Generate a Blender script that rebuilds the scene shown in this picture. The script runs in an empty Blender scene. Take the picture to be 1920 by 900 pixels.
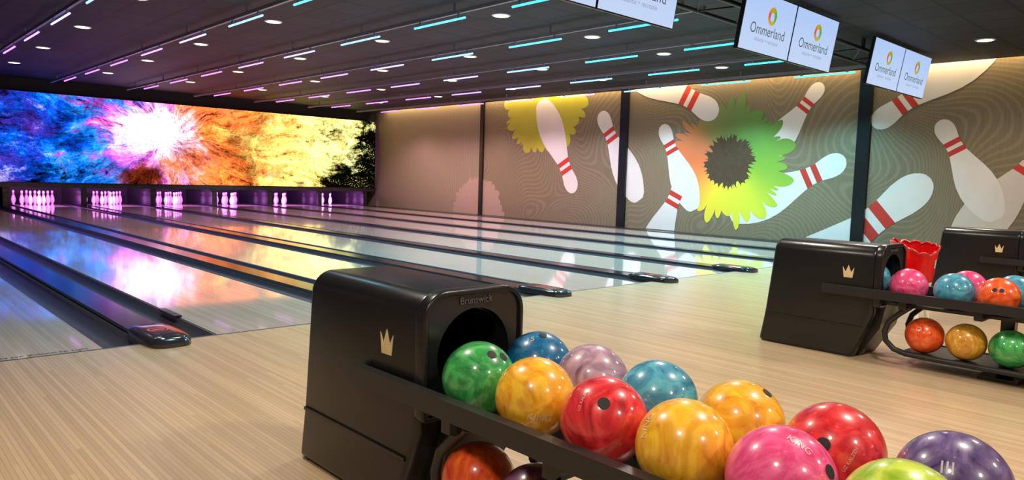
import bpy, bmesh, math, random
from mathutils import Vector, Matrix
random.seed(4)
S = bpy.context.scene; COL = S.collection
R = math.radians

# ------------------------------------------------------------------ camera frame
F = 1368.0; H = 1.071
YC = Vector((-320-960, 450-298, -F)).normalized()
XC = Vector((2430-960, 450-380, -F)).normalized()
XC = (XC - YC*XC.dot(YC)).normalized()
ZC = XC.cross(YC)
cam_d = bpy.data.cameras.new('camera'); cam = bpy.data.objects.new('camera', cam_d); COL.objects.link(cam)
cam_d.sensor_width = 36; cam_d.lens = 36*F/1920
cam.matrix_world = Matrix.Translation((0, 0, H)) @ Matrix((XC, YC, ZC)).to_4x4()
S.camera = cam
CAM = Vector((0, 0, H))
def ray(u, v):
    d = Vector((u-960, 450-v, -F)); return Vector((d.dot(XC), d.dot(YC), d.dot(ZC)))
WX = 14.04
def wall_pt(u, v):
    w = ray(u, v); t = WX/w.x; return (w.y*t, H + w.z*t)

def srgb(r, g, b):
    f = lambda c: (c/255/12.92) if c/255 <= .04045 else ((c/255+.055)/1.055)**2.4
    return (f(r), f(g), f(b), 1)

# ------------------------------------------------------------------ node helper
class G:
    def __init__(s, name):
        s.mat = bpy.data.materials.new(name); s.mat.use_nodes = True
        s.nt = s.mat.node_tree; s.nt.nodes.clear()
        s.out = s.nt.nodes.new('ShaderNodeOutputMaterial')
    def n(s, t, **k):
        nd = s.nt.nodes.new(t)
        for a, b in k.items(): setattr(nd, a, b)
        return nd
    def put(s, sock, v):
        if isinstance(v, bpy.types.NodeSocket): s.nt.links.new(v, sock)
        else: sock.default_value = v
    def m(s, op, a, b=None, c=None, clamp=False):
        nd = s.n('ShaderNodeMath', operation=op, use_clamp=clamp); s.put(nd.inputs[0], a)
        if b is not None: s.put(nd.inputs[1], b)
        if c is not None: s.put(nd.inputs[2], c)
        return nd.outputs[0]
    def ss(s, v, a, b):
        nd = s.n('ShaderNodeMapRange', interpolation_type='SMOOTHSTEP')
        s.put(nd.inputs['Value'], v); nd.inputs['From Min'].default_value = a; nd.inputs['From Max'].default_value = b
        return nd.outputs['Result']
    def ramp(s, fac, stops, interp='LINEAR'):
        nd = s.n('ShaderNodeValToRGB'); cr = nd.color_ramp; cr.interpolation = interp
        while len(cr.elements) < len(stops): cr.elements.new(.5)
        for e, (p, c) in zip(cr.elements, stops):
            e.position = p; e.color = c if len(c) == 4 else (*c, 1)
        s.put(nd.inputs[0], fac); return nd.outputs[0]
    def mix(s, f, a, b, blend='MIX'):
        nd = s.n('ShaderNodeMix', data_type='RGBA', blend_type=blend)
        s.put(nd.inputs[0], f); s.put(nd.inputs[6], a); s.put(nd.inputs[7], b); return nd.outputs[2]
    def noise(s, vec, scale, detail=4, rough=.5, dist=0):
        nd = s.n('ShaderNodeTexNoise'); s.put(nd.inputs['Vector'], vec)
        nd.inputs['Scale'].default_value = scale; nd.inputs['Detail'].default_value = detail
        nd.inputs['Roughness'].default_value = rough; nd.inputs['Distortion'].default_value = dist
        return nd.outputs['Fac']
    def coords(s):
        return s.n('ShaderNodeTexCoord').outputs['Object']
    def sep(s, v):
        nd = s.n('ShaderNodeSeparateXYZ'); s.put(nd.inputs[0], v); return nd.outputs[:3]
    def comb(s, x, y, z):
        nd = s.n('ShaderNodeCombineXYZ'); s.put(nd.inputs[0], x); s.put(nd.inputs[1], y); s.put(nd.inputs[2], z); return nd.outputs[0]
    def white(s, vec):
        nd = s.n('ShaderNodeTexWhiteNoise', noise_dimensions='3D'); s.put(nd.inputs['Vector'], vec); return nd.outputs['Value']
    def pbr(s, col, rough=.5, spec=.5, metal=0, coat=0, coatr=.05, em=None, ems=0):
        p = s.n('ShaderNodeBsdfPrincipled')
        s.put(p.inputs['Base Color'], col); s.put(p.inputs['Roughness'], rough)
        p.inputs['Specular IOR Level'].default_value = spec; p.inputs['Metallic'].default_value = metal
        p.inputs['Coat Weight'].default_value = coat; p.inputs['Coat Roughness'].default_value = coatr
        if em is not None: s.put(p.inputs['Emission Color'], em); s.put(p.inputs['Emission Strength'], ems)
        s.nt.links.new(p.outputs[0], s.out.inputs[0]); return s.mat
    def emit(s, col, st):
        e = s.n('ShaderNodeEmission'); s.put(e.inputs[0], col); s.put(e.inputs[1], st)
        s.nt.links.new(e.outputs[0], s.out.inputs[0]); return s.mat

def plain(name, col, rough=.5, spec=.5, metal=0, coat=0, var=.12, scale=30):
    g = G(name); nz = g.noise(g.coords(), scale, 3)
    a = tuple(c*(1-var) for c in col[:3])+(1,); b = tuple(min(1, c*(1+var)) for c in col[:3])+(1,)
    return g.pbr(g.mix(nz, a, b), rough, spec, metal, coat)
def glow(name, col, st):
    g = G(name); return g.emit(col if len(col) == 4 else (*col, 1), st)

def wood(name, base, bw, rough, coat, length=2.2, vary=.16, line=.6, spec=.5, lw=.07):
    g = G(name); x, y, z = g.sep(g.coords())
    bx = g.m('DIVIDE', x, bw); ix = g.m('FLOOR', bx); fx = g.m('FRACT', bx)
    off = g.white(g.comb(ix, 3.3, 1.7))
    iy = g.m('FLOOR', g.m('ADD', g.m('DIVIDE', y, length), g.m('MULTIPLY', off, 7)))
    rnd = g.white(g.comb(ix, iy, 0.5))
    grain = g.noise(g.comb(g.m('MULTIPLY', x, 130), g.m('MULTIPLY', y, 1.6), g.m('MULTIPLY', rnd, 40)), 1, 5, .65)
    v = g.m('ADD', g.m('MULTIPLY', rnd, .45), g.m('MULTIPLY', grain, .55))
    d = tuple(c*(1-vary) for c in base[:3])+(1,); l = tuple(min(1, c*(1+vary*.7)) for c in base[:3])+(1,)
    col = g.mix(g.ss(v, .2, .8), d, l)
    edge = g.m('LESS_THAN', fx, lw)
    col = g.mix(g.m('MULTIPLY', edge, line), col, tuple(c*.5 for c in base[:3])+(1,))
    return g.pbr(col, rough, spec, 0, coat, .045)

M = {}
M['approach'] = wood('approach_boards', srgb(194, 167, 134), .019, .24, 0, 2.6, .13, .5, .5, .13)
M['lane'] = wood('lane_boards', srgb(218, 198, 184), .027, .085, .8, 5.0, .12, .5, .5)
M['black'] = plain('black_plastic', (.0105, .0105, .011), .28, .5, 0, 0)
M['black_gloss'] = plain('black_gloss', (.022, .020, .026), .13, .8)
M['black_matt'] = plain('black_matt', (.008, .008, .009), .7)
M['gutter'] = plain('gutter_grey', (.075, .07, .085), .26)
M['dark_metal'] = plain('dark_metal', (.05, .05, .055), .45, .5, .4)
M['rail_grey'] = plain('rail_grey', (.24, .22, .25), .4, .5, .2)
M['rail_black'] = plain('rail_black', (.016, .016, .017), .38)
M['truss'] = plain('truss_black', (.03, .03, .032), .4)
M['emblem'] = plain('emblem_silver', srgb(232, 210, 160), .45, .5, 0)
M['emboss'] = plain('embossed_black', (.085, .085, .09), .3)
M['white_pin'] = plain('pin_white', (.88, .86, .87), .2, .5, 0, .3, .03)
M['red_band'] = plain('pin_red', srgb(190, 30, 45), .3)
M['print_white'] = plain('print_white', srgb(222, 211, 206), .6, .3, 0, 0, .08, 2)
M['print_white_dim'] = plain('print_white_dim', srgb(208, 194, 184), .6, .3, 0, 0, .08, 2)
M['print_red'] = plain('print_red', srgb(196, 56, 46), .6, .3)
M['print_olive'] = plain('print_olive', srgb(182, 174, 58), .6, .3, 0, 0, .14, 2)
M['print_mauve'] = plain('print_mauve', srgb(168, 142, 126), .6, .3)
M['print_brown'] = plain('print_brown', srgb(80, 62, 45), .6, .3, 0, 0, .3, 14)
M['red_plastic'] = plain('red_plastic', srgb(236, 22, 26), .22, .5, 0, .6)
M['red_rim_shaded'] = plain('red_rim_shaded', srgb(190, 14, 20), .22, .5, 0, .6)  # darker red: shading along the tub rim put into the colour
M['white_plastic'] = plain('white_plastic', srgb(225, 220, 215), .4)
M['hole'] = plain('hole_shade', (.006, .005, .005), .6)  # near-black colour paints the shade inside the finger holes
M['wall'] = plain('wall_paint', srgb(150, 130, 112), .7)
M['wall_light'] = plain('wall_paint_light', srgb(204, 195, 185), .7)
M['trim_white'] = plain('downlight_trim', (.5, .48, .45), .5)
M['lens'] = glow('downlight_lens', (1, .82, .55, 1), 4)
M['monitor_text'] = glow('logo_text_dark', srgb(92, 102, 84), .9)
M['monitor_text2'] = glow('logo_text_pale', srgb(150, 165, 190), .9)
M['floor_text'] = plain('floor_lettering', srgb(60, 60, 80), .5)
M['badge'] = plain('badge_red', srgb(220, 70, 56), .4)

# ceiling tiles
g = G('ceiling_tiles'); x, y, z = g.sep(g.coords())
tx = g.m('DIVIDE', x, .6); ty = g.m('DIVIDE', y, .6)
fx = g.m('FRACT', tx); fy = g.m('FRACT', ty)
ed = g.m('MAXIMUM', g.m('LESS_THAN', fx, .065), g.m('LESS_THAN', fy, .065))
tv = g.white(g.comb(g.m('FLOOR', tx), g.m('FLOOR', ty), .3))
cn = g.m('ADD', g.m('MULTIPLY', g.noise(g.coords(), 8, 4), .5), g.m('MULTIPLY', tv, .5))
M['ceiling'] = g.pbr(g.mix(ed, g.mix(cn, (.010, .0083, .0098, 1), (.027, .0215, .025, 1)), (.001, .001, .001, 1)), .65, .3)

# murals
def mural_mat(name, a, b, scale, dist):
    g = G(name); x, y, z = g.sep(g.coords())
    n0 = g.noise(g.comb(0, g.m('MULTIPLY', y, .38), g.m('MULTIPLY', z, .38)), 1, .6, .4, .2)
    ph = g.m('ADD', g.m('MULTIPLY', y, scale), g.m('MULTIPLY', n0, dist))
    s = g.m('SINE', ph)
    fine = g.noise(g.comb(0, g.m('MULTIPLY', y, 40), g.m('MULTIPLY', z, 2)), 1, 3)
    f = g.m('ADD', g.m('MULTIPLY', g.ss(s, .0, 1.0), .40), g.m('MULTIPLY', fine, .60))
    return g.pbr(g.mix(f, a, b), .55, .3)
M['mural_plain'] = mural_mat('mural_plain', srgb(136, 120, 101), srgb(151, 135, 114), 60, 20)
M['mural_grain'] = mural_mat('mural_grain', srgb(113, 98, 77), srgb(146, 128, 103), 34, 430)

g = G('ring_gradient'); at = g.n('ShaderNodeVertexColor', layer_name='Col')
M['ring'] = g.pbr(at.outputs[0], .6, .3)
g = G('logo_gradient'); at = g.n('ShaderNodeVertexColor', layer_name='Col')
M['logo'] = g.emit(at.outputs[0], .95)
g = G('monitor_glow'); x, y, z = g.sep(g.coords())
M['monitor'] = g.emit(g.mix(g.ss(z, -.35, .35), srgb(196, 214, 246), srgb(176, 202, 246)), 1.0)

# LED wall picture: powder explosion
g = G('led_picture'); x, y, z = g.sep(g.coords())
u = g.m('DIVIDE', g.m('ADD', x, 5.4), 11.0); v = g.m('DIVIDE', z, 2.28)
dx = g.m('MULTIPLY', g.m('SUBTRACT', u, .37), 4.8); dy = g.m('SUBTRACT', v, .5)
# warp the coordinates so that nothing stays symmetrical
w1 = g.noise(g.comb(dx, dy, 21.3), 1.4, 4, .55); w2 = g.noise(g.comb(dx, dy, 33.7), 1.4, 4, .55)
wx = g.m('ADD', dx, g.m('MULTIPLY', g.m('SUBTRACT', w1, .5), .7)); wy = g.m('ADD', g.m('SUBTRACT', dy, .05), g.m('MULTIPLY', g.m('SUBTRACT', w2, .5), .45))
r = g.m('SQRT', g.m('ADD', g.m('ADD', g.m('MULTIPLY', wx, wx), g.m('MULTIPLY', wy, wy)), .02))
ex = g.m('DIVIDE', wx, r); ey = g.m('DIVIDE', wy, r)
streak = g.noise(g.comb(g.m('MULTIPLY', ex, 4.0), g.m('MULTIPLY', ey, 4.0), g.m('MULTIPLY', r, 1.4)), 1.8, 12, .72, .5)
streak2 = g.noise(g.comb(g.m('MULTIPLY', ex, 18.0), g.m('MULTIPLY', ey, 18.0), g.m('MULTIPLY', r, 1.8)), 1.6, 8, .75, .3)
cloud = g.noise(g.comb(wx, wy, 1.3), 2.6, 15, .74, .4)
cloud2 = g.noise(g.comb(wx, wy, 7.7), 1.9, 14, .72, .4)
hue2 = g.noise(g.comb(g.m('MULTIPLY', ex, 2.2), g.m('MULTIPLY', ey, 2.2), g.m('MULTIPLY', r, .9)), 1.6, 10, .72, .5)
big = g.noise(g.comb(dx, dy, 4.1), 1.8, 6, .6, .4)
grit = g.noise(g.comb(dx, dy, 9.1), 26, 6, .85, .3)
speck = g.noise(g.comb(dx, dy, 12.1), 60, 2, .6, .2)
hn = g.m('ADD', g.m('MULTIPLY', g.m('SUBTRACT', cloud2, .5), .60), g.m('MULTIPLY', g.m('SUBTRACT', hue2, .5), .58))
uc = g.m('ADD', u, hn)
col = g.ramp(uc, [(0, (.05, .02, .30)), (.06, (.01, .03, .40)), (.13, (.0, .07, .58)), (.19, (.01, .22, .78)), (.23, (.16, .10, .62)), (.27, (.42, .06, .58)),
    (.33, (.88, .16, .52)), (.38, (1, .34, .38)), (.44, (.98, .18, .06)), (.54, (1, .20, .03)), (.63, (1, .40, .08)), (.72, (1, .68, .16)), (.84, (1, .86, .24)), (1, (.9, .88, .30))])
right = g.ss(u, .55, .80)
f = g.m('ADD', g.m('MULTIPLY', streak, .52), g.m('MULTIPLY', g.m('ADD', .34, g.m('MULTIPLY', right, .20)), g.m('SUBTRACT', streak2, .5)))
f = g.m('ADD', f, g.m('MULTIPLY', cloud, .38))
f = g.m('ADD', f, g.m('MULTIPLY', g.m('SUBTRACT', grit, .20), .17))
rr = g.m('SUBTRACT', u, g.m('MULTIPLY', g.m('SUBTRACT', v, .5), .14))
thr = g.m('ADD', .385, g.m('MULTIPLY', g.ss(rr, .82, 1.02), .25))
thr = g.m('ADD', thr, g.m('MULTIPLY', g.ss(u, .25, .0), .04))
thr = g.m('ADD', thr, g.m('MULTIPLY', g.ss(v, .30, .0), .03))
br = g.m('DIVIDE', g.m('SUBTRACT', f, thr), .13, clamp=True)
br = g.m('MULTIPLY', br, g.m('ADD', .38, g.m('MULTIPLY', g.ss(big, .34, .52), .62)))
core = g.m('POWER', 2.718, g.m('MULTIPLY', g.m('ADD', g.m('POWER', g.m('ABSOLUTE', g.m('ADD', dx, .16)), 2), g.m('MULTIPLY', g.m('POWER', g.m('ABSOLUTE', g.m('SUBTRACT', dy, .16)), 2), 2.6)), -2.5))
whf = g.m('ADD', g.m('MULTIPLY', cloud, .46), g.m('ADD', g.m('MULTIPLY', streak, .38), g.m('MULTIPLY', streak2, .16)))
wh = g.ss(g.m('ADD', g.m('MULTIPLY', core, .32), whf), .63, .79)
col = g.mix(g.m('MULTIPLY', wh, .85), col, (1, .72, .92, 1))
hi = g.ss(f, .54, .70)
col = g.mix(g.m('MULTIPLY', hi, .5), col, (1, .97, .84, 1))
dark = g.ss(g.m('ADD', g.m('ADD', g.m('MULTIPLY', g.m('ABSOLUTE', g.m('ADD', dx, .30)), .9), g.m('ABSOLUTE', g.m('ADD', dy, .40))), g.m('MULTIPLY', g.m('SUBTRACT', cloud2, .5), .9)), .08, .30)
col = g.mix(dark, (.40, .05, .015, 1), col)
br = g.m('MULTIPLY', g.m('MAXIMUM', br, g.m('MULTIPLY', wh, .95)), g.m('ADD', .28, g.m('MULTIPLY', dark, .72)))
br = g.m('MULTIPLY', br, g.m('ADD', .66, g.m('MULTIPLY', g.ss(grit, .36, .58), .44)))
flk = g.m('MULTIPLY', g.ss(speck, .60, .66), g.ss(g.m('ADD', streak2, g.m('MULTIPLY', right, .03)), .50, .58))
br = g.m('ADD', br, g.m('MULTIPLY', flk, .6))
M['led'] = g.emit(col, g.m('ADD', .002, g.m('MULTIPLY', br, 2.3)))

def ball_mat(name, c1, c2):
    g = G(name); oi = g.n('ShaderNodeObjectInfo').outputs['Random']
    vm = g.n('ShaderNodeVectorMath', operation='ADD'); g.put(vm.inputs[0], g.coords()); g.put(vm.inputs[1], g.comb(g.m('MULTIPLY', oi, 3), g.m('MULTIPLY', oi, 7), 0))
    nz = g.noise(vm.outputs[0], 8.5, 4, .55, 3.6)
    mid = tuple((a+b)/2 for a, b in zip(c1, c2)); dk = tuple(c*.92 for c in c1[:3])+(1,); lt = tuple(min(1, c*1.10+.015) for c in c2[:3])+(1,)
    return g.pbr(g.ramp(nz, [(.26, dk), (.46, mid), (.62, c2), (.76, lt)], 'EASE'), .32, .4, 0, .9, .075)
BC = dict(
  green=(srgb(14, 112, 58), srgb(78, 186, 98)), yellow=(srgb(224, 142, 12), srgb(250, 198, 56)), red=(srgb(178, 12, 28), srgb(236, 60, 66)),
  blue=(srgb(24, 108, 152), srgb(92, 176, 200)), navy=(srgb(8, 56, 108), srgb(36, 122, 170)), lavender=(srgb(124, 88, 118), srgb(194, 162, 180)),
  pink=(srgb(212, 26, 96), srgb(246, 100, 158)), lime=(srgb(130, 172, 24), srgb(200, 218, 80)), purple=(srgb(54, 38, 96), srgb(124, 102, 150)),
  orange=(srgb(218, 46, 14), srgb(248, 112, 46)), gold=(srgb(186, 112, 20), srgb(230, 178, 66)), plum=(srgb(80, 40, 70), srgb(140, 88, 120)))
BM = {k: ball_mat('ball_'+k, *v) for k, v in BC.items()}
LM = {k: plain('ball_lettering_'+k, tuple(min(1, .45*c+.40) for c in v[1][:3]), .4) for k, v in BC.items()}

# ------------------------------------------------------------------ object helpers
def tag(o, label=None, cat=None, group=None, kind=None):
    if label: o['label'] = label
    if cat: o['category'] = cat
    if group: o['group'] = group
    if kind: o['kind'] = kind
    return o
def empty(name, loc, label, cat, group=None, rot=None):
    o = bpy.data.objects.new(name, None); COL.objects.link(o); o.location = loc; o.empty_display_size = .1
    if rot: o.rotation_euler = rot
    return tag(o, label, cat, group)
def mk(name, bm, mat, parent=None, world=False, smooth=35, mats=None):
    if world and parent:
        off = Vector((0, 0, 0)); p = parent
        while p: off += p.location; p = p.parent
        bmesh.ops.translate(bm, verts=bm.verts, vec=-off)
    me = bpy.data.meshes.new(name); bm.to_mesh(me); bm.free()
    for m in (mats or [mat]): me.materials.append(m)
    if smooth:
        me.shade_smooth(); me.set_sharp_from_angle(angle=R(smooth))
    o = bpy.data.objects.new(name, me); COL.objects.link(o)
    if parent: o.parent = parent
    return o
def struct(name, bm, mat, label=None):
    o = mk(name, bm, mat); o['kind'] = 'structure'
    if label: o['label'] = label
    return o
def copy_tree(o, parent=None):
    c = o.copy(); COL.objects.link(c); c.parent = parent
    for ch in list(o.children): copy_tree(ch, c)
    return c
def B(): return bmesh.new()
def box(bm, x0, x1, y0, y1, z0, z1):
    vs = [bm.verts.new(p) for p in ((x0,y0,z0),(x1,y0,z0),(x1,y1,z0),(x0,y1,z0),(x0,y0,z1),(x1,y0,z1),(x1,y1,z1),(x0,y1,z1))]
    for f in ((0,3,2,1),(4,5,6,7),(0,1,5,4),(1,2,6,5),(2,3,7,6),(3,0,4,7)): bm.faces.new([vs[i] for i in f])
    return bm
def bev(bm, off, seg=2, ang=40):
    es = [e for e in bm.edges if len(e.link_faces) == 2 and e.calc_face_angle(0) > R(ang)]
    bmesh.ops.bevel(bm, geom=es, offset=off, segments=seg, affect='EDGES', profile=.5, clamp_overlap=True)
    return bm
def tube(bm, pts, r, n=12, closed=False):
    pts = [Vector(p) for p in pts]; rings = []; up = Vector((1, 0, 0)) if not closed else Vector((0, 0, 1)); L = len(pts)
    for i, p in enumerate(pts):
        t = (pts[(i+1) % L] - pts[i-1]).normalized() if closed else (pts[min(i+1, L-1)] - pts[max(i-1, 0)]).normalized()
        a = up if abs(t.dot(up)) < .95 else Vector((0, 0, 1))
        e1 = (a - t*a.dot(t)).normalized(); e2 = t.cross(e1)
        rings.append([bm.verts.new(p + e1*math.cos(2*math.pi*k/n)*r + e2*math.sin(2*math.pi*k/n)*r) for k in range(n)])
    for a, b in zip(rings, rings[1:]+(rings[:1] if closed else [])):
        for k in range(n): bm.faces.new((a[k], a[(k+1)%n], b[(k+1)%n], b[k]))
    if not closed: bm.faces.new(rings[0][::-1]); bm.faces.new(rings[-1])
    return bm
def lathe(bm, prof, n=20, c=(0, 0, 0), mi=None):
    rings = []
    for z, rr in prof:
        if rr < 1e-5: rings.append([bm.verts.new((c[0], c[1], c[2]+z))])
        else: rings.append([bm.verts.new((c[0]+rr*math.cos(2*math.pi*k/n), c[1]+rr*math.sin(2*math.pi*k/n), c[2]+z)) for k in range(n)])
    for i, (a, b) in enumerate(zip(rings, rings[1:])):
        for k in range(n):
            if len(a) == 1 and len(b) == 1: continue
            if len(a) == 1: fc = bm.faces.new((a[0], b[k], b[(k+1)%n])[::-1])
            elif len(b) == 1: fc = bm.faces.new((a[k], a[(k+1)%n], b[0]))
            else: fc = bm.faces.new((a[k], a[(k+1)%n], b[(k+1)%n], b[k]))
            if mi: fc.material_index = mi(i)
    return bm
def prismx(bm, pts, x0, x1):
    a = [bm.verts.new((x0, y, z)) for y, z in pts]; b = [bm.verts.new((x1, y, z)) for y, z in pts]
    n = len(pts); bm.faces.new(a); bm.faces.new(b[::-1])
    for i in range(n): bm.faces.new((a[(i+1)%n], a[i], b[i], b[(i+1)%n]))
    bmesh.ops.recalc_face_normals(bm, faces=bm.faces); return bm
def prismy(bm, pts, y0, y1):
    a = [bm.verts.new((x, y0, z)) for x, z in pts]; b = [bm.verts.new((x, y1, z)) for x, z in pts]
    n = len(pts); bm.faces.new(a); bm.faces.new(b[::-1])
    for i in range(n): bm.faces.new((a[(i+1)%n], a[i], b[i], b[(i+1)%n]))
    bmesh.ops.recalc_face_normals(bm, faces=bm.faces); return bm
def rrect(x0, x1, z0, z1, rt, rb, n=8):
    pts = []
    for cx, cz, rr, a0 in ((x1-rt, z1-rt, rt, 0), (x0+rt, z1-rt, rt, 90), (x0+rb, z0+rb, rb, 180), (x1-rb, z0+rb, rb, 270)):
        for k in range(n+1): pts.append((cx+rr*math.cos(R(a0+90*k/n)), cz+rr*math.sin(R(a0+90*k/n))))
    return pts
def cut(bm, cutter):
    """boolean difference, returns a new bmesh"""
    ma = bpy.data.meshes.new('tmp_a'); bm.to_mesh(ma); bm.free(); mb = bpy.data.meshes.new('tmp_b'); cutter.to_mesh(mb); cutter.free()
    oa = bpy.data.objects.new('tmp_a', ma); ob = bpy.data.objects.new('tmp_b', mb); COL.objects.link(oa); COL.objects.link(ob)
    md = oa.modifiers.new('b', 'BOOLEAN'); md.operation = 'DIFFERENCE'; md.object = ob; md.solver = 'EXACT'
    dg = bpy.context.evaluated_depsgraph_get(); me = bpy.data.meshes.new_from_object(oa.evaluated_get(dg))
    res = bmesh.new(); res.from_mesh(me)
    bpy.data.objects.remove(oa); bpy.data.objects.remove(ob)
    for q in (ma, mb, me): bpy.data.meshes.remove(q)
    return res
def text_bm(s, size, ext=0.0):
    cu = bpy.data.curves.new('tmp_text', 'FONT'); cu.body = s; cu.size = size; cu.align_x = 'CENTER'; cu.align_y = 'CENTER'; cu.extrude = ext
    ob = bpy.data.objects.new('tmp_text', cu); COL.objects.link(ob)
    dg = bpy.context.evaluated_depsgraph_get(); me = bpy.data.meshes.new_from_object(ob.evaluated_get(dg))
    bm = bmesh.new(); bm.from_mesh(me)
    bpy.data.objects.remove(ob); bpy.data.meshes.remove(me); bpy.data.curves.remove(cu)
    return bm
def remap(bm, fn):
    for vv in bm.verts: vv.co = Vector(fn(vv.co))
    return bm
ORD = ['first', 'second', 'third', 'fourth', 'fifth', 'sixth', 'seventh', 'eighth', 'ninth']

# ------------------------------------------------------------------ dimensions
FOUL = 4.74; PITCH = 1.735; CAP0 = 1.485; LANE0 = CAP0 - PITCH/2
LX = [LANE0 + PITCH*k for k in range(8)]
LEND = 24.1; CZ = 3.25; SY = 22.0

# ------------------------------------------------------------------ setting
struct('floor', box(B(), -3.2, 14.06, -6, FOUL, -.2, 0), M['approach'])
struct('floor', box(B(), -3.2, 14.06, FOUL, 24.6, -.2, -.125), M['black_matt'])
bm = B(); box(bm, 13.535, 14.06, FOUL, 22.0, -.125, .0); struct('trim_1', bm, M['black'])
bm = B(); box(bm, -3.2, LX[0]-.775, FOUL, 24.4, -.125, .0); struct('trim_2', bm, M['black'])
struct('ceiling', box(B(), -3.2, 13.86, -6, 24.6, CZ, CZ+.06), M['ceiling'])
struct('ceiling', box(B(), 13.80, 14.1, -6, 24.6, 3.52, 3.56), M['wall'])
struct('wall_right', box(B(), 14.06, 14.14, -6, 24.6, -.2, 3.56), M['wall'])
struct('wall_left', box(B(), -3.3, -3.2, -6, 24.6, -.2, 3.4), M['wall_light'])
struct('wall_back', box(B(), -3.3, 14.14, -6.1, -6, -.2, 3.4), M['wall_light'])
struct('wall_front', box(B(), -3.3, 14.14, 24.4, 24.5, -.2, 3.4), M['black_matt'])
struct('trim_3', box(B(), -3.2, 14.03, SY+.12, SY+.2, 2.93, CZ), M['black_matt'])
for i, (py, wd) in enumerate(((16.4, .07), (11.15, .115), (5.55, .115))):
    bm = box(B(), 13.985, 14.06, py-wd, py+wd, .0, 3.5); bev(bm, .006)
    struct('trim_%d' % (4+i), bm, M['black'])
# pin-deck dividers and masking strip
bm = box(B(), -3.2, 14.0, SY+.06, SY+.12, .50, .625); struct('trim_7', bm, M['black_gloss'])
for k in range(9):
    x = LX[0] - PITCH/2 + PITCH*k
    struct('trim_%d' % (8+k), box(B(), x-.07, x+.07, SY+.13, 24.35, -.02, .62), M['black_gloss'])

# ------------------------------------------------------------------ lanes
for k, x in enumerate(LX):
    lab = 'polished pale wood bowling lane, %s from the left' % ORD[k]
    t = empty('bowling_lane', (x, FOUL, 0), lab, 'bowling lane', 'bowling lanes side by side')
    mk('lane_surface', box(B(), x-.527, x+.527, FOUL, LEND, -.125, 0), M['lane'], t, True)
    for s in (-1, 1):
        a, b = .530, .762; c = (a+b)/2; rr = (b-a)/2
        pts = [(x+s*a, -.125), (x+s*a, -.004)]
        for q in range(13):
            th = math.pi*q/12; pts.append((x+s*(c-rr*.93*math.cos(th)), -.006-.072*math.sin(th)))
        pts += [(x+s*b, -.004), (x+s*b, -.125)]
        mk('gutter', prismy(B(), pts, FOUL, LEND-.1), M['gutter'], t, True)
for k in range(7):
    x = CAP0 + PITCH*k
    where = ['with its rounded nose left of the near ball return', 'partly hidden by the near ball return hood'] + \
            ['%s from the left' % ORD[q] for q in range(2, 7)]
    t = empty('lane_divider', (x, FOUL, 0), 'black capping between two gutters, '+where[k], 'lane divider', 'lane dividers')
    bm = box(B(), x-.1, x+.1, FOUL+.3, SY+.1, -.125, .024); bev(bm, .02, 3, 60)
    mk('capping', bm, M['black_gloss'], t, True)
    # rounded nose, a plan outline raised in three steps
    bm = B(); rings = []
    for zz, sc in ((-.0, 1.0), (.025, 1.0), (.045, .93), (.055, .78), (.057, .4)):
        ring = []
        for q in range(40):
            th = 2*math.pi*q/40; cx, sy = math.cos(th), math.sin(th)
            px = .135*math.copysign(abs(cx)**.55, cx); py = .30*math.copysign(abs(sy)**.55, sy)
            ring.append(bm.verts.new((x+px*sc, 4.83+py*sc, zz)))
        rings.append(ring)
    for a, b in zip(rings, rings[1:]):
        for q in range(40): bm.faces.new((a[q], a[(q+1)%40], b[(q+1)%40], b[q]))
    bm.faces.new(rings[-1]); bm.faces.new(rings[0][::-1])
    mk('nose', bm, M['black_gloss'], t, True)
    bm = B()
    ou = rrect(x-.062, x+.062, 4.79, 4.89, .035, .035); inn = rrect(x-.050, x+.050, 4.802, 4.878, .03, .03)
    va = [bm.verts.new((p, q, .0586)) for p, q in ou]; vb = [bm.verts.new((p, q, .0586)) for p, q in inn]
    for i in range(len(va)): bm.faces.new((va[i], va[(i+1) % len(va)], vb[(i+1) % len(va)], vb[i]))
    mk('badge', bm, M['badge'], t, True, smooth=0)
    bm = box(B(), x-.038, x+.038, 4.828, 4.852, .0575, .0588); mk('badge_bar', bm, M['badge'], t, True)
t = empty('foul_sensor', (1.80, 5.6, 0), 'slim black sensor box on the lane edge near the left divider nose', 'sensor')
mk('housing', bev(box(B(), 1.785, 1.835, 5.45, 5.80, .0, .016), .004), M['black'], t, True)
mk('label_plate', box(B(), 1.792, 1.828, 5.52, 5.70, .016, .017), M['dark_metal'], t, True)
bm = box(B(), -3.2, 13.5, FOUL-.012, FOUL+.004, .0, .0015); fl = mk('foul_line', bm, M['floor_text']); tag(fl, 'thin dark foul line where the approach boards meet the lanes', 'floor line')
bm = text_bm('BOVEN DE ZWARTE LIJN', .05); remap(bm, lambda c: (c.x+.80, c.y*.9+FOUL+.045, .0025))
o = mk('floor_lettering', bm, M['floor_text'], None, smooth=0); tag(o, 'small dark lettering printed along the foul line of the leftmost lane', 'lettering')

# ------------------------------------------------------------------ LED wall
t = empty('video_wall', (8.4, SY, .63), 'huge LED video wall showing a bursting cloud of coloured powder', 'video wall')
mk('display', box(B(), -.6, 13.93, SY, SY+.03, .635, 2.91), M['led'], t, True)
mk('cabinet', box(B(), -.62, 13.95, SY+.031, SY+.11, .625, 2.92), M['black_matt'], t, True)

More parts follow.
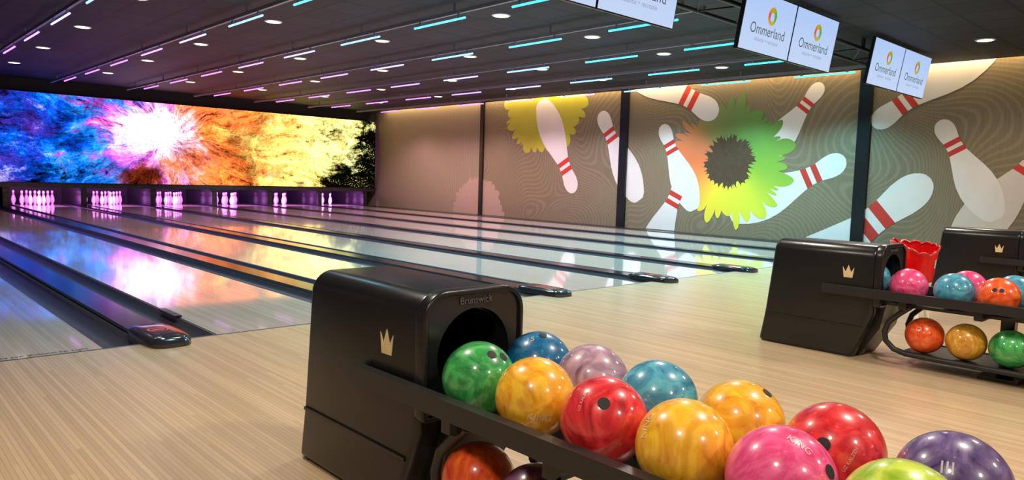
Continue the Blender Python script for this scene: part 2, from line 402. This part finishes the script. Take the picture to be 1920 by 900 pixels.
# ------------------------------------------------------------------ pins
PROF = [(0,.068),(.03,.085),(.08,.108),(.14,.132),(.21,.150),(.30,.159),(.39,.152),(.47,.134),(.54,.112),(.60,.094),(.655,.078),(.66,.077),(.70,.069),(.705,.068),(.735,.066),(.74,.066),(.78,.067),(.785,.068),(.82,.074),(.87,.083),(.91,.083),(.945,.074),(.975,.054),(.993,.028),(1,0)]
def prof_at(tt):
    for (a, ra), (b, rb) in zip(PROF, PROF[1:]):
        if a <= tt <= b: return ra + (rb-ra)*((tt-a)/(b-a))
    return 0
bm = B(); lathe(bm, [(0, 0)]+[(a*.381, b*.381) for a, b in PROF], 20, mi=lambda i: 1 if (.66 <= PROF[min(max(i-1,0),len(PROF)-1)][0] < .70 or .74 <= PROF[min(max(i-1,0),len(PROF)-1)][0] < .78) else 0)
pin0 = mk('bowling_pin', bm, None, None, mats=[M['white_pin'], M['red_band']], smooth=60)
rackname = ['leftmost pin rack in view', 'second pin rack from the left', 'third pin rack from the left', 'fourth pin rack from the left', 'fifth pin rack from the left', 'rightmost pin rack in view']
first = True
for j in range(6):
    x = LX[2+j]
    for row in range(4):
        for c in range(row+1):
            p = pin0 if first else pin0.copy()
            if not first: COL.objects.link(p)
            first = False
            p.location = (x + (c-row/2)*.3048, 23.03+row*.264, 0)
            tag(p, 'white bowling pin glowing under violet light in the %s' % rackname[j], 'bowling pin', 'pins of the '+rackname[j])

# ------------------------------------------------------------------ murals
def flat_clip(bm):
    for co, no in (((0, 0, .012), (0, 0, -1)), ((0, 0, 3.48), (0, 0, 1))):
        bmesh.ops.bisect_plane(bm, geom=bm.verts[:]+bm.edges[:]+bm.faces[:], plane_co=co, plane_no=no, clear_outer=True)
def printed_pin(parent, base, head, layer, wide=1.0, dim=False):
    by, bz = wall_pt(*base); hy, hz = wall_pt(*head)
    ax = Vector((hy-by, hz-bz)); L = ax.length; ax /= L; nx = Vector((-ax.y, ax.x))
    xx = WX - .003 - .0015*layer; lv = sorted(set([k/60 for k in range(61)] + [.004, .01, .665, .71, .745, .79, .99, .995]))
    bm = B(); prev = None
    for tt in lv:
        w = prof_at(min(tt, .998))*L*wide
        if tt < .05: w *= .55+.45*math.sqrt(1-(1-tt/.05)**2)
        if tt > .90: w = .083*L*wide*math.sqrt(max(0, 1-((tt-.90)/.10)**2))
        c = Vector((by, bz)) + ax*L*tt
        cur = (bm.verts.new((xx, c.x+nx.x*w, c.y+nx.y*w)), bm.verts.new((xx, c.x-nx.x*w, c.y-nx.y*w)), tt)
        if prev:
            f = bm.faces.new((prev[0], prev[1], cur[1], cur[0])); mid = (prev[2]+tt)/2
            f.material_index = 1 if (.665 < mid < .71 or .745 < mid < .79) else 0
        prev = cur
    flat_clip(bm)
    mk('printed_pin', bm, None, parent, True, smooth=0, mats=[M['print_white_dim' if dim else 'print_white'], M['print_red']])
def vcol(o, fn):
    me = o.data; ca = me.color_attributes.new('Col', 'FLOAT_COLOR', 'POINT')
    for i, vv in enumerate(me.vertices): ca.data[i].color = fn(vv.co)
def splat(name, parent, cpx, rpx, hole, layer, mat, petals=34, depth=.16, colfn=None, seed=1, inner=1.0):
    """irregular petalled disc or ring printed on the wall"""
    cy, cz = wall_pt(*cpx); Ro = abs(wall_pt(*rpx)[1]-cz); rnd = random.Random(seed)
    xx = WX - .003 - .0015*layer; bm = B()
    def outline(n, lo, hi):
        ws = [rnd.uniform(.4, 1.8) for _ in range(n)]; tot = sum(ws); res = []; a = 0
        for w_ in ws:
            step = 2*math.pi*w_/tot
            res.append((a, step, rnd.uniform(.35, 1.0), rnd.uniform(.35, .8), rnd.uniform(.2, .8), rnd.uniform(0, .7))); a += step
        def fn(th):
            for a0, st, amp, ex, pk, fl in res:
                if a0 <= th < a0+st+1e-9:
                    q = (th-a0)/st; q = q/pk*.5 if q < pk else .5+(q-pk)/(1-pk)*.5
                    return lo + (hi-lo)*amp*(fl*.5 + (1-fl*.5)*max(0, math.sin(math.pi*q))**ex)
            return lo
        return fn
    fo = outline(petals, 1-depth*1.25, 1.0); fi = outline(int(petals*inner), 1.04, .70)
    N = petals*18; rows = [[] for _ in range(5)]
    for i in range(N):
        th = 2*math.pi*i/N; ro = Ro*fo(th); ri = Ro*hole*fi(th) if hole else .001
        for q in range(5):
            rr = ri + (ro-ri)*q/4; rows[q].append(bm.verts.new((xx, cy - rr*1.03*math.cos(th), cz + rr*math.sin(th))))
    for a, b in zip(rows, rows[1:]):
        for i in range(N): bm.faces.new((a[i], a[(i+1)%N], b[(i+1)%N], b[i]))
    flat_clip(bm)
    o = mk(name, bm, mat, parent, True, smooth=0)
    if colfn:
        off = parent.location
        vcol(o, lambda co: colfn(math.atan2(co.z+off.z-cz, -(co.y+off.y-cy)), math.hypot(co.y+off.y-cy, co.z+off.z-cz)/Ro))
    return o
def ringcol(a, rr=1):
    st = [(-180, (228,116,72)), (-150, (232,150,70)), (-118, (236,206,60)), (-55, (214,208,60)), (-15, (136,170,60)), (40, (98,140,64)), (90, (112,132,74)), (125, (136,134,78)), (150, (206,124,76)), (180, (228,116,72))]
    d = math.degrees(a)
    for (p, c), (q, e) in zip(st, st[1:]):
        if p <= d <= q:
            f = (d-p)/(q-p); return srgb(*[c[i]+(e[i]-c[i])*f for i in range(3)])
    return srgb(200, 180, 80)
def mural(y0, y1, mat, label):
    t = empty('wall_mural', (14.06, (y0+y1)/2, 0), label, 'wall mural')
    mk('panel', box(B(), WX, 14.058, y0, y1, .0, 3.5), mat, t, True)
    return t
m1 = mural(16.48, 22.0, M['mural_plain'], 'plain mauve brown wall panel next to the video wall')
m2 = mural(11.27, 16.32, M['mural_grain'], 'brown wall mural with an upside down pin and a yellow green burst')
m3 = mural(5.67, 11.03, M['mural_grain'], 'brown wall mural with a large orange green yellow ring and flying pins')
m4 = mural(-.5, 5.43, M['mural_grain'], 'brown wall mural with large white pins at the right edge')
splat('printed_burst', m2, (1019, 184), (1019, 298), 0, 0, M['print_olive'], 36, .17, seed=3)
splat('printed_burst', m1, (895, 403), (895, 328), 0, 0, M['print_mauve'], 40, .12, seed=5)
printed_pin(m2, (1014, 188), (1077, 361), 1)
printed_pin(m2, (1198, 376), (1126, 210), 1)
printed_pin(m3, (1432, 300), (1542, 156), 0)
printed_pin(m3, (1368, 404), (1586, 298), 0)
splat('printed_center', m3, (1367, 303), (1367, 362), 0, 1, M['print_brown'], 36, .1, seed=6)
splat('printed_ring', m3, (1367, 303), (1367, 434), .42, 2, M['ring'], 38, .27, ringcol, seed=8, inner=1.2)
printed_pin(m3, (1165, 108), (1346, 216), 3)
printed_pin(m3, (1302, 394), (1242, 234), 3)
printed_pin(m3, (1208, 505), (1286, 322), 4)
printed_pin(m4, (1400, 590), (1745, 334), 2, .86)
printed_pin(m4, (1880, 60), (1636, 236), 2)
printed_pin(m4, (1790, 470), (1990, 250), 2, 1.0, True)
printed_pin(m4, (1868, 412), (1762, 226), 3)

# ------------------------------------------------------------------ ceiling fixtures
def spot(name, loc, power, col, ang=150, soft=.18, blend=.6):
    ld = bpy.data.lights.new(name, 'SPOT'); ld.energy = power; ld.color = col; ld.spot_size = R(ang); ld.spot_blend = blend; ld.shadow_soft_size = soft
    lo = bpy.data.objects.new(name, ld); COL.objects.link(lo); lo.location = loc
def dl(x, y, label, power):
    t = empty('downlight', (x, y, CZ), label, 'ceiling light', 'recessed ceiling downlights')
    mk('trim_ring', lathe(B(), [(-.0, .103), (-.010, .103), (-.012, .112), (-.008, .128), (0, .128)], 24), M['trim_white'], t)
    bm = B(); bmesh.ops.create_circle(bm, cap_ends=True, segments=24, radius=.1025, matrix=Matrix.Translation((0, 0, -.0125)))
    bmesh.ops.reverse_faces(bm, faces=bm.faces); mk('lens', bm, M['lens'], t, smooth=0)
    if power: spot('downlight_lamp', (x, y, CZ-.21), power, (1, .87, .72))
XS = [2.97, 4.78, 6.63, 8.48, 10.31, 12.12]
rowname = {7.43: 'nearest', 10.31: 'second', 13.15: 'third', 16.05: 'fourth', 18.95: 'farthest'}
for y in (7.43, 10.31, 13.15, 16.05, 18.95):
    for i, x in enumerate(XS):
        dl(x, y, 'round warm downlight, %s from the left in the %s row over the lanes' % (ORD[i], rowname[y]), (180 if y > 15 else 115) if i == 5 else (60 if i == 4 else (24 if i < 2 else 36)))
dl(12.1, 3.2, 'round warm downlight over the approach beside the right hand monitors', 150)
for r_i, (y, nm, pw) in enumerate(((3.2, 'over the ball returns', 118), (.3, 'above the seating side', 120), (-2.6, 'at the rear', 118))):
    for i, x in enumerate([-.7, 1.1, 2.97, 4.78, 6.63, 8.48]):
        lit = (i + r_i) % 2 == 1
        dl(x, y, 'round warm downlight %s, %s from the left' % (nm, ORD[i]), pw*2*(.75 if i == 0 else 1) if lit else 0)

TC = [(.06, .70, 1.0), (.10, .66, 1.0), (.24, .52, 1.0), (.40, .38, 1.0), (.50, .28, 1.0), (.60, .22, 1.0), (.68, .20, 1.0), (.72, .18, .95)]
TM = [glow('led_tube_%d' % i, c, 2.6) for i, c in enumerate(TC)]
TL = [(.24, .80, 1.0), (.28, .80, 1.0), (.42, .78, 1.0), (.66, .72, 1.0), (.90, .64, .95), (1, .54, .88), (1, .48, .86), (1, .42, .9)]
TP = [265, 250, 205, 145, 108, 90, 80, 74]
TY = [5.80 + 1.93*i for i in range(8)]
for k in range(1, 8):
    x = LX[k]
    t = empty('light_track', (x, 5, 3.1), 'dark ceiling rail carrying short coloured LED tubes above the %s lane from the left' % ORD[k], 'light track', 'LED light tracks over the lanes')
    bm = box(B(), x-.019, x+.019, 4.9, 21.3, 3.115, 3.16)
    for yy in TY:
        box(bm, x-.012, x+.012, yy-.42, yy-.39, 3.06, 3.12); box(bm, x-.012, x+.012, yy+.39, yy+.42, 3.06, 3.12)
    for q in range(8): box(bm, x-.01, x+.01, 5.2+2.2*q, 5.22+2.2*q, 3.16, CZ)
    mk('rail', bm, M['rail_grey'], t, True)
    for i, yy in enumerate(TY):
        bm = tube(B(), [(x, yy-.535, 3.05), (x, yy+.535, 3.05)], .0135, 8)
        mk('led_tube', bm, TM[i], t, True, smooth=60)
        spot('led_tube_lamp', (x, yy, 3.02), TP[i]*(.36 if k < 3 else (.72 if k == 3 else 1)), TL[i], 130, .06, .6)

# cove light recess lamp
def area(name, loc, rot, sx, sy, power, col):
    ld = bpy.data.lights.new(name, 'AREA'); ld.shape = 'RECTANGLE'; ld.size = sx; ld.size_y = sy; ld.energy = power; ld.color = col
    o = bpy.data.objects.new(name, ld); COL.objects.link(o); o.location = loc; o.rotation_euler = rot
area('cove_lamp', (13.93, 10.5, 3.40), (0, 0, 0), .08, 22, 175, (1, .74, .36))
for j in range(6):
    area('pin_lamp', (LX[2+j], SY+.2, .56), (R(52), 0, 0), .95, .06, 66, (.84, .24, 1))

# ------------------------------------------------------------------ monitors
mon_lab = [['left screen of the monitor pair cut by the top edge', 'right screen of the monitor pair cut by the top edge'],
           ['left screen of the large middle monitor pair', 'right screen of the large middle monitor pair'],
           ['left screen of the far right monitor pair', 'right screen of the far right monitor pair']]
def logo_ring(bm, cx, cz, Ro, Ri):
    N = 144; a = []; b = []
    for i in range(N):
        th = 2*math.pi*i/N; ro = Ro*(.86+.14*abs(math.sin(th*12))); ri = Ri*(1+.10*math.sin(th*24))
        a.append(bm.verts.new((cx+ro*math.cos(th), -.0025, cz+ro*1.08*math.sin(th)))); b.append(bm.verts.new((cx+ri*math.cos(th), -.0025, cz-.008+ri*1.1*math.sin(th))))
    for i in range(N): bm.faces.new((a[i], a[(i+1)%N], b[(i+1)%N], b[i]))
proto = None
for pi, px in enumerate((CAP0+2*PITCH, CAP0+4*PITCH, CAP0+6*PITCH)):
    for si, s in enumerate((-1, 1)):
        loc = (px - .06 + s*.57, 4.205, 2.88); lab = 'white lit '+mon_lab[pi][si]
        if proto is None:
            t = empty('monitor', loc, lab, 'monitor', 'scoring monitors hung above the foul line', (R(9), 0, 0))
            mk('housing', bev(box(B(), -.565, .565, .002, .05, -.325, .325), .006), M['black'], t)
            bm = box(B(), -.3, .3, .05, .12, -.15, .2); box(bm, -.04, .04, .10, .222, .15, .19)
            mk('bracket', bm, M['dark_metal'], t)
            d = mk('display', box(B(), -.553, .553, -.001, .002, -.313, .313), M['monitor'], t)
            bm = B(); logo_ring(bm, .04, .105, .098, .044); o = mk('logo_ring', bm, M['logo'], d, smooth=0)
            def lc(co):
                a = math.degrees(math.atan2(co.z-.105, co.x-.04)) % 360
                st = [(0, (90,160,60)), (70, (150,180,40)), (120, (226,150,40)), (180, (226,80,50)), (230, (230,150,50)), (290, (190,190,50)), (360, (90,160,60))]
                for (p, c), (q, e) in zip(st, st[1:]):
                    if p <= a <= q:
                        f = (a-p)/(q-p); return srgb(*[c[i]+(e[i]-c[i])*f for i in range(3)])
                return (1, 1, 1, 1)
            vcol(o, lc)
            bm = text_bm('Ommerland', .160); remap(bm, lambda c: (c.x, -.003, c.y-.07)); mk('lettering', bm, M['monitor_text'], d, smooth=0)
            bm = text_bm('vakantie + recreatie', .066); remap(bm, lambda c: (c.x, -.003, c.y-.175)); mk('lettering', bm, M['monitor_text2'], d, smooth=0)
            proto = t
        else:
            t = copy_tree(proto); t.location = loc; t['label'] = lab
t = empty('mounting_truss', (7, 4.42, 3.1), 'long black truss under the ceiling carrying the monitors', 'truss')
bm = tube(B(), [(-2.5, 4.43, 3.09), (13.4, 4.43, 3.09)], .028, 10); mk('front_chord', bm, M['truss'], t, True, smooth=60)
bm = tube(B(), [(-2.5, 4.72, 3.00), (13.4, 4.72, 3.00)], .024, 10); mk('rear_chord', bm, M['truss'], t, True, smooth=60)
bm = B()
for q in range(38):
    x = -2.4 + q*.415; a, b = ((x, 4.43, 3.09), (x+.415, 4.72, 3.00)); a, b = (a, b) if q % 2 == 0 else ((x, 4.72, 3.00), (x+.415, 4.43, 3.09))
    tube(bm, [a, b], .011, 6)
mk('lattice', bm, M['truss'], t, True, smooth=60)
for q in range(9):
    x = -2 + q*1.85; bm = box(B(), x-.02, x+.02, 4.41, 4.45, 3.10, CZ)
    mk('hanger', bm, M['truss'], t, True)

# ------------------------------------------------------------------ ball returns (local frame: x across, y along, origin y=2.0)
def make_return(loc, label):
    t = empty('ball_return', loc, label, 'ball return', 'ball returns on the approach')
    XL, XR = -.222, .164; XM = (XL+XR)/2
    bm = prismx(B(), [(-.258, .722), (.414, .722), (.440, .46), (.466, .22), (.502, .0), (-.14, .0), (-.222, .20), (-.258, .30)], XL, XR)
    es = [e for e in bm.edges if all(v.co.z > .72 for v in e.verts) and abs(e.verts[0].co.x-e.verts[1].co.x) < 1e-4]
    bmesh.ops.bevel(bm, geom=es, offset=.076, segments=9, affect='EDGES', profile=.5)
    es = [e for e in bm.edges if len(e.link_faces) == 2 and e.calc_face_angle(0) > R(28) and not (abs(e.verts[0].co.x-e.verts[1].co.x) < 1e-4 and min(v.co.z for v in e.verts) > .6 and abs(e.verts[0].co.y-e.verts[1].co.y) > .3)]
    bmesh.ops.bevel(bm, geom=es, offset=.028, segments=5, affect='EDGES', profile=.5)
    cyl = B(); bmesh.ops.create_cone(cyl, cap_ends=True, segments=48, radius1=.134, radius2=.134, depth=.5, matrix=Matrix.Translation((XM, -.1, .530)) @ Matrix.Rotation(R(90), 4, 'X'))
    mk('hood', cut(bm, cyl), M['black'], t)
    mk('neck', prismx(B(), [(-.30, .358), (-.27, .2), (-.15, .0), (.0, .0), (.0, .358)], -.13, .15), M['black'], t)
    for xx in (XL, XR):
        bm = bev(box(B(), xx-.007, xx+.007, -.200, .446, .198, .209), .003, 2); mk('seam_strip', bm, M['black'], t)
    # front frame: plate with a raised rim around its outline and a round mouth
    bm = prismy(B(), rrect(XL-.004, XR+.004, .345, .727, .080, .02), -.286, -.262)
    cyl = B(); bmesh.ops.create_cone(cyl, cap_ends=True, segments=48, radius1=.150, radius2=.135, depth=.1, matrix=Matrix.Translation((XM, -.272, .525)) @ Matrix.Rotation(R(-90), 4, 'X'))
    mk('front_frame', cut(bm, cyl), M['black'], t)
    ou = rrect(XL-.010, XR+.010, .339, .733, .088, .024); inn = rrect(XL+.008, XR-.008, .357, .715, .070, .012)
    bm = B(); n = len(ou); L4 = []
    for pts, yy in ((ou, -.250), (ou, -.294), (inn, -.298), (inn, -.250)): L4.append([bm.verts.new((p, yy, q)) for p, q in pts])
    for a, b in zip(L4, L4[1:]+L4[:1]):
        for i in range(n): bm.faces.new((a[i], a[(i+1)%n], b[(i+1)%n], b[i]))
    bmesh.ops.recalc_face_normals(bm, faces=bm.faces); bev(bm, .006, 3, 50)
    mk('frame_rim', bm, M['black'], t)
    bm = text_bm('Brunswick', .031, .002); remap(bm, lambda c: (c.x+XM, -.289-c.z, c.y+.6945)); mk('lettering', bm, M['emboss'], t, smooth=0)
    # crown emblem on the left side
    out = [(-.034, -.042), (.034, -.042), (.045, .03), (.022, -.004), (.0, .045), (-.022, -.004), (-.045, .03)]
    bm = B(); n = len(out)
    a = [bm.verts.new((XL-.0005, -.090-p*.80, .55+q*.92)) for p, q in out]; b = [bm.verts.new((XL-.003, -.090-p*.80, .55+q*.92)) for p, q in out]
    bm.faces.new(a); bm.faces.new(b[::-1])
    for i in range(n): bm.faces.new((a[i], a[(i+1)%n], b[(i+1)%n], b[i]))
    bmesh.ops.recalc_face_normals(bm, faces=bm.faces); mk('crown_emblem', bm, M['emblem'], t, smooth=0)
    for s in (-1, 1):
        bm = bev(box(B(), s*.252-.018, s*.252+.018, -2.15, .055, .402, .458), .014, 3); mk('rail', bm, M['rail_black'], t)
        bm = box(B(), s*.215-.04, s*.215+.04, -.2, -.06, .415, .445); mk('rail_bracket', bm, M['rail_black'], t)
        path = [(s*.2, -.46, .37), (s*.2, -.40, .32), (s*.2, -.345, .265), (s*.2, -.325, .20), (s*.2, -.335, .145), (s*.2, -.385, .10), (s*.2, -.45, .083), (s*.2, -.6, .08), (s*.2, -2.15, .08)]
        mk('lower_rail', tube(B(), path, .017, 12), M['rail_black'], t, smooth=60)
    bm = box(B(), -.165, .165, -2.14, -.27, .362, .380)
    for q in range(5): box(bm, -.24, .24, -.45-.4*q, -.41-.4*q, .350, .362); box(bm, .225, .25, -.45-.4*q, -.41-.4*q, .355, .41); box(bm, -.25, -.225, -.45-.4*q, -.41-.4*q, .355, .41)
    mk('tray', bm, M['black'], t)
    bm = box(B(), .236, .246, -2.14, -.27, .345, .403); mk('side_skirt', bm, M['black'], t)
    mk('center_rail', bev(box(B(), -.012, .012, -2.14, -.3, .381, .405), .006), M['rail_black'], t)
    mk('lower_tray', box(B(), -.185, .185, -2.14, -.42, .078, .090), M['black'], t)
    for yy in (-.92, -2.02):
        bm = box(B(), .005, .075, yy-.035, yy+.035, .02, .366); box(bm, -.13, .17, yy-.1, yy+.1, .0, .022); bev(bm, .006)
        mk('foot', bm, M['black'], t)
    return t
RX = [CAP0, CAP0+2*PITCH, CAP0+4*PITCH]
r0 = make_return((RX[0], 2.0, 0), 'large black ball return in the foreground with crown emblem and loaded rack')
for x, lab in ((RX[1], 'black ball return at the right, in front of the red plastic ramp'), (RX[2], 'black ball return farthest right, behind the red plastic ramp')):
    c = copy_tree(r0); c.location = (x, 2.0, 0); c['label'] = lab

# ------------------------------------------------------------------ balls
BR = .108
sph = B(); bmesh.ops.create_uvsphere(sph, u_segments=48, v_segments=28, radius=BR)
def ball(x, y, z, colr, label, group, holes=(), text=None):
    t = empty('bowling_ball', (x, y, z-BR), label, 'bowling ball', group)
    bm = sph.copy(); o = mk('shell', bm, BM[colr], t, smooth=60); o.location = (0, 0, BR)
    o.rotation_euler = (random.uniform(0, 6), random.uniform(0, 6), random.uniform(0, 6))
    c = Vector((x, y, z)); tw = (CAM-c).normalized(); rt = (-tw).cross(Vector((0, 0, 1))).normalized(); up = rt.cross(-tw).normalized()
    def frame(a, b):
        n = (rt*a + up*b + tw*math.sqrt(max(0, 1-a*a-b*b))).normalized()
        e1 = (rt - n*rt.dot(n)).normalized(); return n, e1, n.cross(e1)
    for a, b, hr in holes:
        n, e1, e2 = frame(a, b); bm = B(); RR = BR+.0011; rings = [[bm.verts.new(n*RR)]]
        for q in range(1, 4):
            an = math.asin(hr/BR)*q/3
            rings.append([bm.verts.new((n*math.cos(an) + (e1*math.cos(2*math.pi*k/20)+e2*math.sin(2*math.pi*k/20))*math.sin(an))*RR) for k in range(20)])
        for k in range(20): bm.faces.new((rings[0][0], rings[1][k], rings[1][(k+1)%20]))
        for A_, B_ in zip(rings[1:], rings[2:]):
            for k in range(20): bm.faces.new((A_[k], B_[k], B_[(k+1)%20], A_[(k+1)%20]))
        h = mk('finger_hole', bm, M['hole'], t, smooth=60); h.location = (0, 0, BR)  # disc on the shell, nothing drilled; its dark colour is the hole's shade
    if text:
        s, a, b, roll, size = text; n, e1, e2 = frame(a, b)
        f1 = e1*math.cos(R(roll))+e2*math.sin(R(roll)); f2 = n.cross(f1)
        bm = text_bm(s, size); bmesh.ops.triangulate(bm, faces=bm.faces); bmesh.ops.subdivide_edges(bm, edges=bm.edges, cuts=2)
        remap(bm, lambda q: (n + (f1*q.x+f2*q.y)/BR).normalized()*(BR+.0011))
        h = mk('lettering', bm, LM[colr], t, smooth=0); h.location = (0, 0, BR)
    return t
YS = [1.60, 1.352, 1.112, .882, .656, .430]
UZ = .4885; LZ = .1985
gn = 'balls on the near rack'; g2 = 'balls on the right hand rack'
x0 = RX[0]
ball(x0-.118, YS[0]-.014, UZ, 'green', 'green marbled bowling ball right in front of the near hood opening', gn, [(.33, .62, .014), (.64, .58, .014)], ('UZ KALZ', .75, .1, 10, .012))
ball(x0-.118, YS[1], UZ, 'yellow', 'yellow orange bowling ball between the green and the red ball', gn, (), ('KING', .12, -.48, -8, .028))
ball(x0-.118, YS[2], UZ, 'red', 'red marbled bowling ball with one large hole facing up, in the front row', gn, [(-.02, .36, .015)], ('UZ KALZEN', -.48, .42, 68, .011))
ball(x0-.118, YS[3], UZ, 'yellow', 'large yellow bowling ball between the red and the pink ball in the front row', gn, (), ('KING', -.76, .36, 62, .026))
ball(x0-.118, YS[4], UZ, 'pink', 'bright pink bowling ball at the bottom edge', gn, [(.80, .28, .014)], ('KING', .28, .66, -28, .022))
ball(x0-.118, YS[5], UZ, 'lime', 'lime green bowling ball cut off by the bottom edge', gn)
x1 = x0+.128
ball(x1, YS[0]-.014, UZ, 'navy', 'dark blue bowling ball behind the green ball', gn, [(.1, .86, .013)], ('15', -.25, .72, 0, .028))
ball(x1, YS[1]+.012, UZ, 'lavender', 'greyish lavender bowling ball between two blue balls in the back row', gn)
ball(x1, YS[2]+.02, UZ, 'blue', 'light teal blue bowling ball behind the red and yellow balls', gn)
ball(x1, YS[3]+.005, UZ, 'yellow', 'yellow bowling ball in the back row beside the teal blue ball', gn, [(.55, .75, .013)])
ball(x1, YS[4], UZ, 'red', 'deep red bowling ball in the back row next to the purple ball', gn, [(-.2, .1, .015)], ('UZ KALZEN', .3, -.1, 65, .011))
ball(x1, YS[5]-.01, UZ, 'purple', 'dark purple bowling ball at the bottom right', gn, (), ('III', -.1, .28, 0, .036))
ball(x0-.138, 1.553, .2005, 'orange', 'orange red bowling ball on the lower shelf of the near rack', gn)
ball(x0-.125, 1.330, .2005, 'plum', 'dark plum bowling ball on the lower shelf of the near rack', gn)
x0 = RX[1]
ball(x0-.118, 1.584, UZ, 'pink', 'rose pink bowling ball first in front of the right hand hood', g2)
ball(x0-.118, 1.335, UZ, 'blue', 'blue bowling ball on the right hand rack between pink and orange', g2)
ball(x0-.118, 1.108, UZ, 'orange', 'orange bowling ball with two finger holes on the right hand rack', g2, [(-.2, .32, .012), (.1, .32, .012)])
ball(x0-.118, .872, UZ, 'green', 'green bowling ball at the right picture edge on the upper rack', g2)
ball(x0+.125, 1.33, UZ, 'pink', 'pink bowling ball in the back row of the right hand rack', g2)
ball(x0+.125, 1.085, UZ, 'blue', 'blue bowling ball in the back row at the right picture edge', g2)
ball(x0-.028, 1.835, .5050, 'blue', 'blue bowling ball emerging from the right hand hood opening', g2)
ball(x0-.115, 1.475, LZ+.001, 'orange', 'orange bowling ball first on the lower shelf of the right hand rack', g2, (), ('O', -.3, .3, 0, .04))
ball(x0-.115, 1.252, LZ+.001, 'gold', 'golden bowling ball in the middle of the lower shelf at right', g2)
ball(x0-.115, 1.030, LZ+.001, 'green', 'green bowling ball on the lower shelf at the right picture edge', g2)
ball(RX[2]-.028, 1.835, .5050, 'lavender', 'lavender bowling ball in the farthest hood opening', 'balls on the far rack')
sph.free()

# ------------------------------------------------------------------ red ramp: scalloped tub at the top of a chute
t = empty('ball_ramp', (6.48, 2.1, 0), 'red plastic tub shaped ramp with a scalloped rim standing between two ball returns', 'bowling ramp')
N = 120; QN = 14; rl = random.Random(11); LOBE = [rl.uniform(.3, 1.3) for _ in range(12)]
def tubpt(i, s, grow=0):
    th = 2*math.pi*i/N; q = i/N*12; lob = LOBE[int(q) % 12]*math.sin(math.pi*(q % 1)); fr = max(0, math.cos(th-R(236)))
    rr = .140 + .024*s + .012*(.4+.6*s)*lob + grow; zz = .34 + .295*s + (.026*s**4)*lob - .080*s*s*fr**2
    return (6.48+rr*math.cos(th), 2.1+rr*math.sin(th), zz)
bm = B(); rows = [[bm.verts.new(tubpt(i, q/(QN-1))) for i in range(N)] for q in range(QN)]
for q, (a, b) in enumerate(zip(rows, rows[1:])):
    for i in range(N):
        d = (i*3-236+180) % 360-180
        if 5 <= q <= 8 and (30 < abs(d) < 60): continue          # two window openings in the tub wall
        bm.faces.new((a[i], a[(i+1)%N], b[(i+1)%N], b[i]))
bm.faces.new(rows[0][::-1])
bmesh.ops.solidify(bm, geom=bm.faces[:], thickness=.014); mk('tub', bm, M['red_plastic'], t, True, smooth=50)
mk('rim', tube(B(), [tubpt(i, 1, .002) for i in range(N)], .010, 10, True), M['red_rim_shaded'], t, True, smooth=60)
bm = B(); rows = []
for i in range(25):
    s = i/24; y = 2.20+.6*s; zb = .05+.36*(1-s)**1.6; hw = .10
    sec = [(-.15, zb+hw), (-.145, zb+.05), (-.11, zb+.01), (-.04, zb-.003), (.04, zb-.003), (.11, zb+.01), (.145, zb+.05), (.15, zb+hw)]
    rows.append([bm.verts.new((6.48+a, y, b)) for a, b in sec])
for a, b in zip(rows, rows[1:]):
    for k in range(7): bm.faces.new((a[k], a[k+1], b[k+1], b[k]))
bmesh.ops.recalc_face_normals(bm, faces=bm.faces)
bmesh.ops.solidify(bm, geom=bm.faces[:], thickness=.014); mk('chute', bm, M['red_plastic'], t, True, smooth=50)
for s in (-1, 1):
    mk('leg', tube(B(), [(6.48+s*.07, 2.06, .35), (6.48+s*.13, 2.0, .0)], .018, 10), M['white_plastic'], t, True, smooth=60)

# ------------------------------------------------------------------ world and colour
w = bpy.data.worlds.new('world'); S.world = w; w.use_nodes = True
w.node_tree.nodes['Background'].inputs[0].default_value = (.02, .018, .02, 1)
S.view_settings.view_transform = 'Standard'
S.view_settings.look = 'None'
S.view_settings.exposure = 0
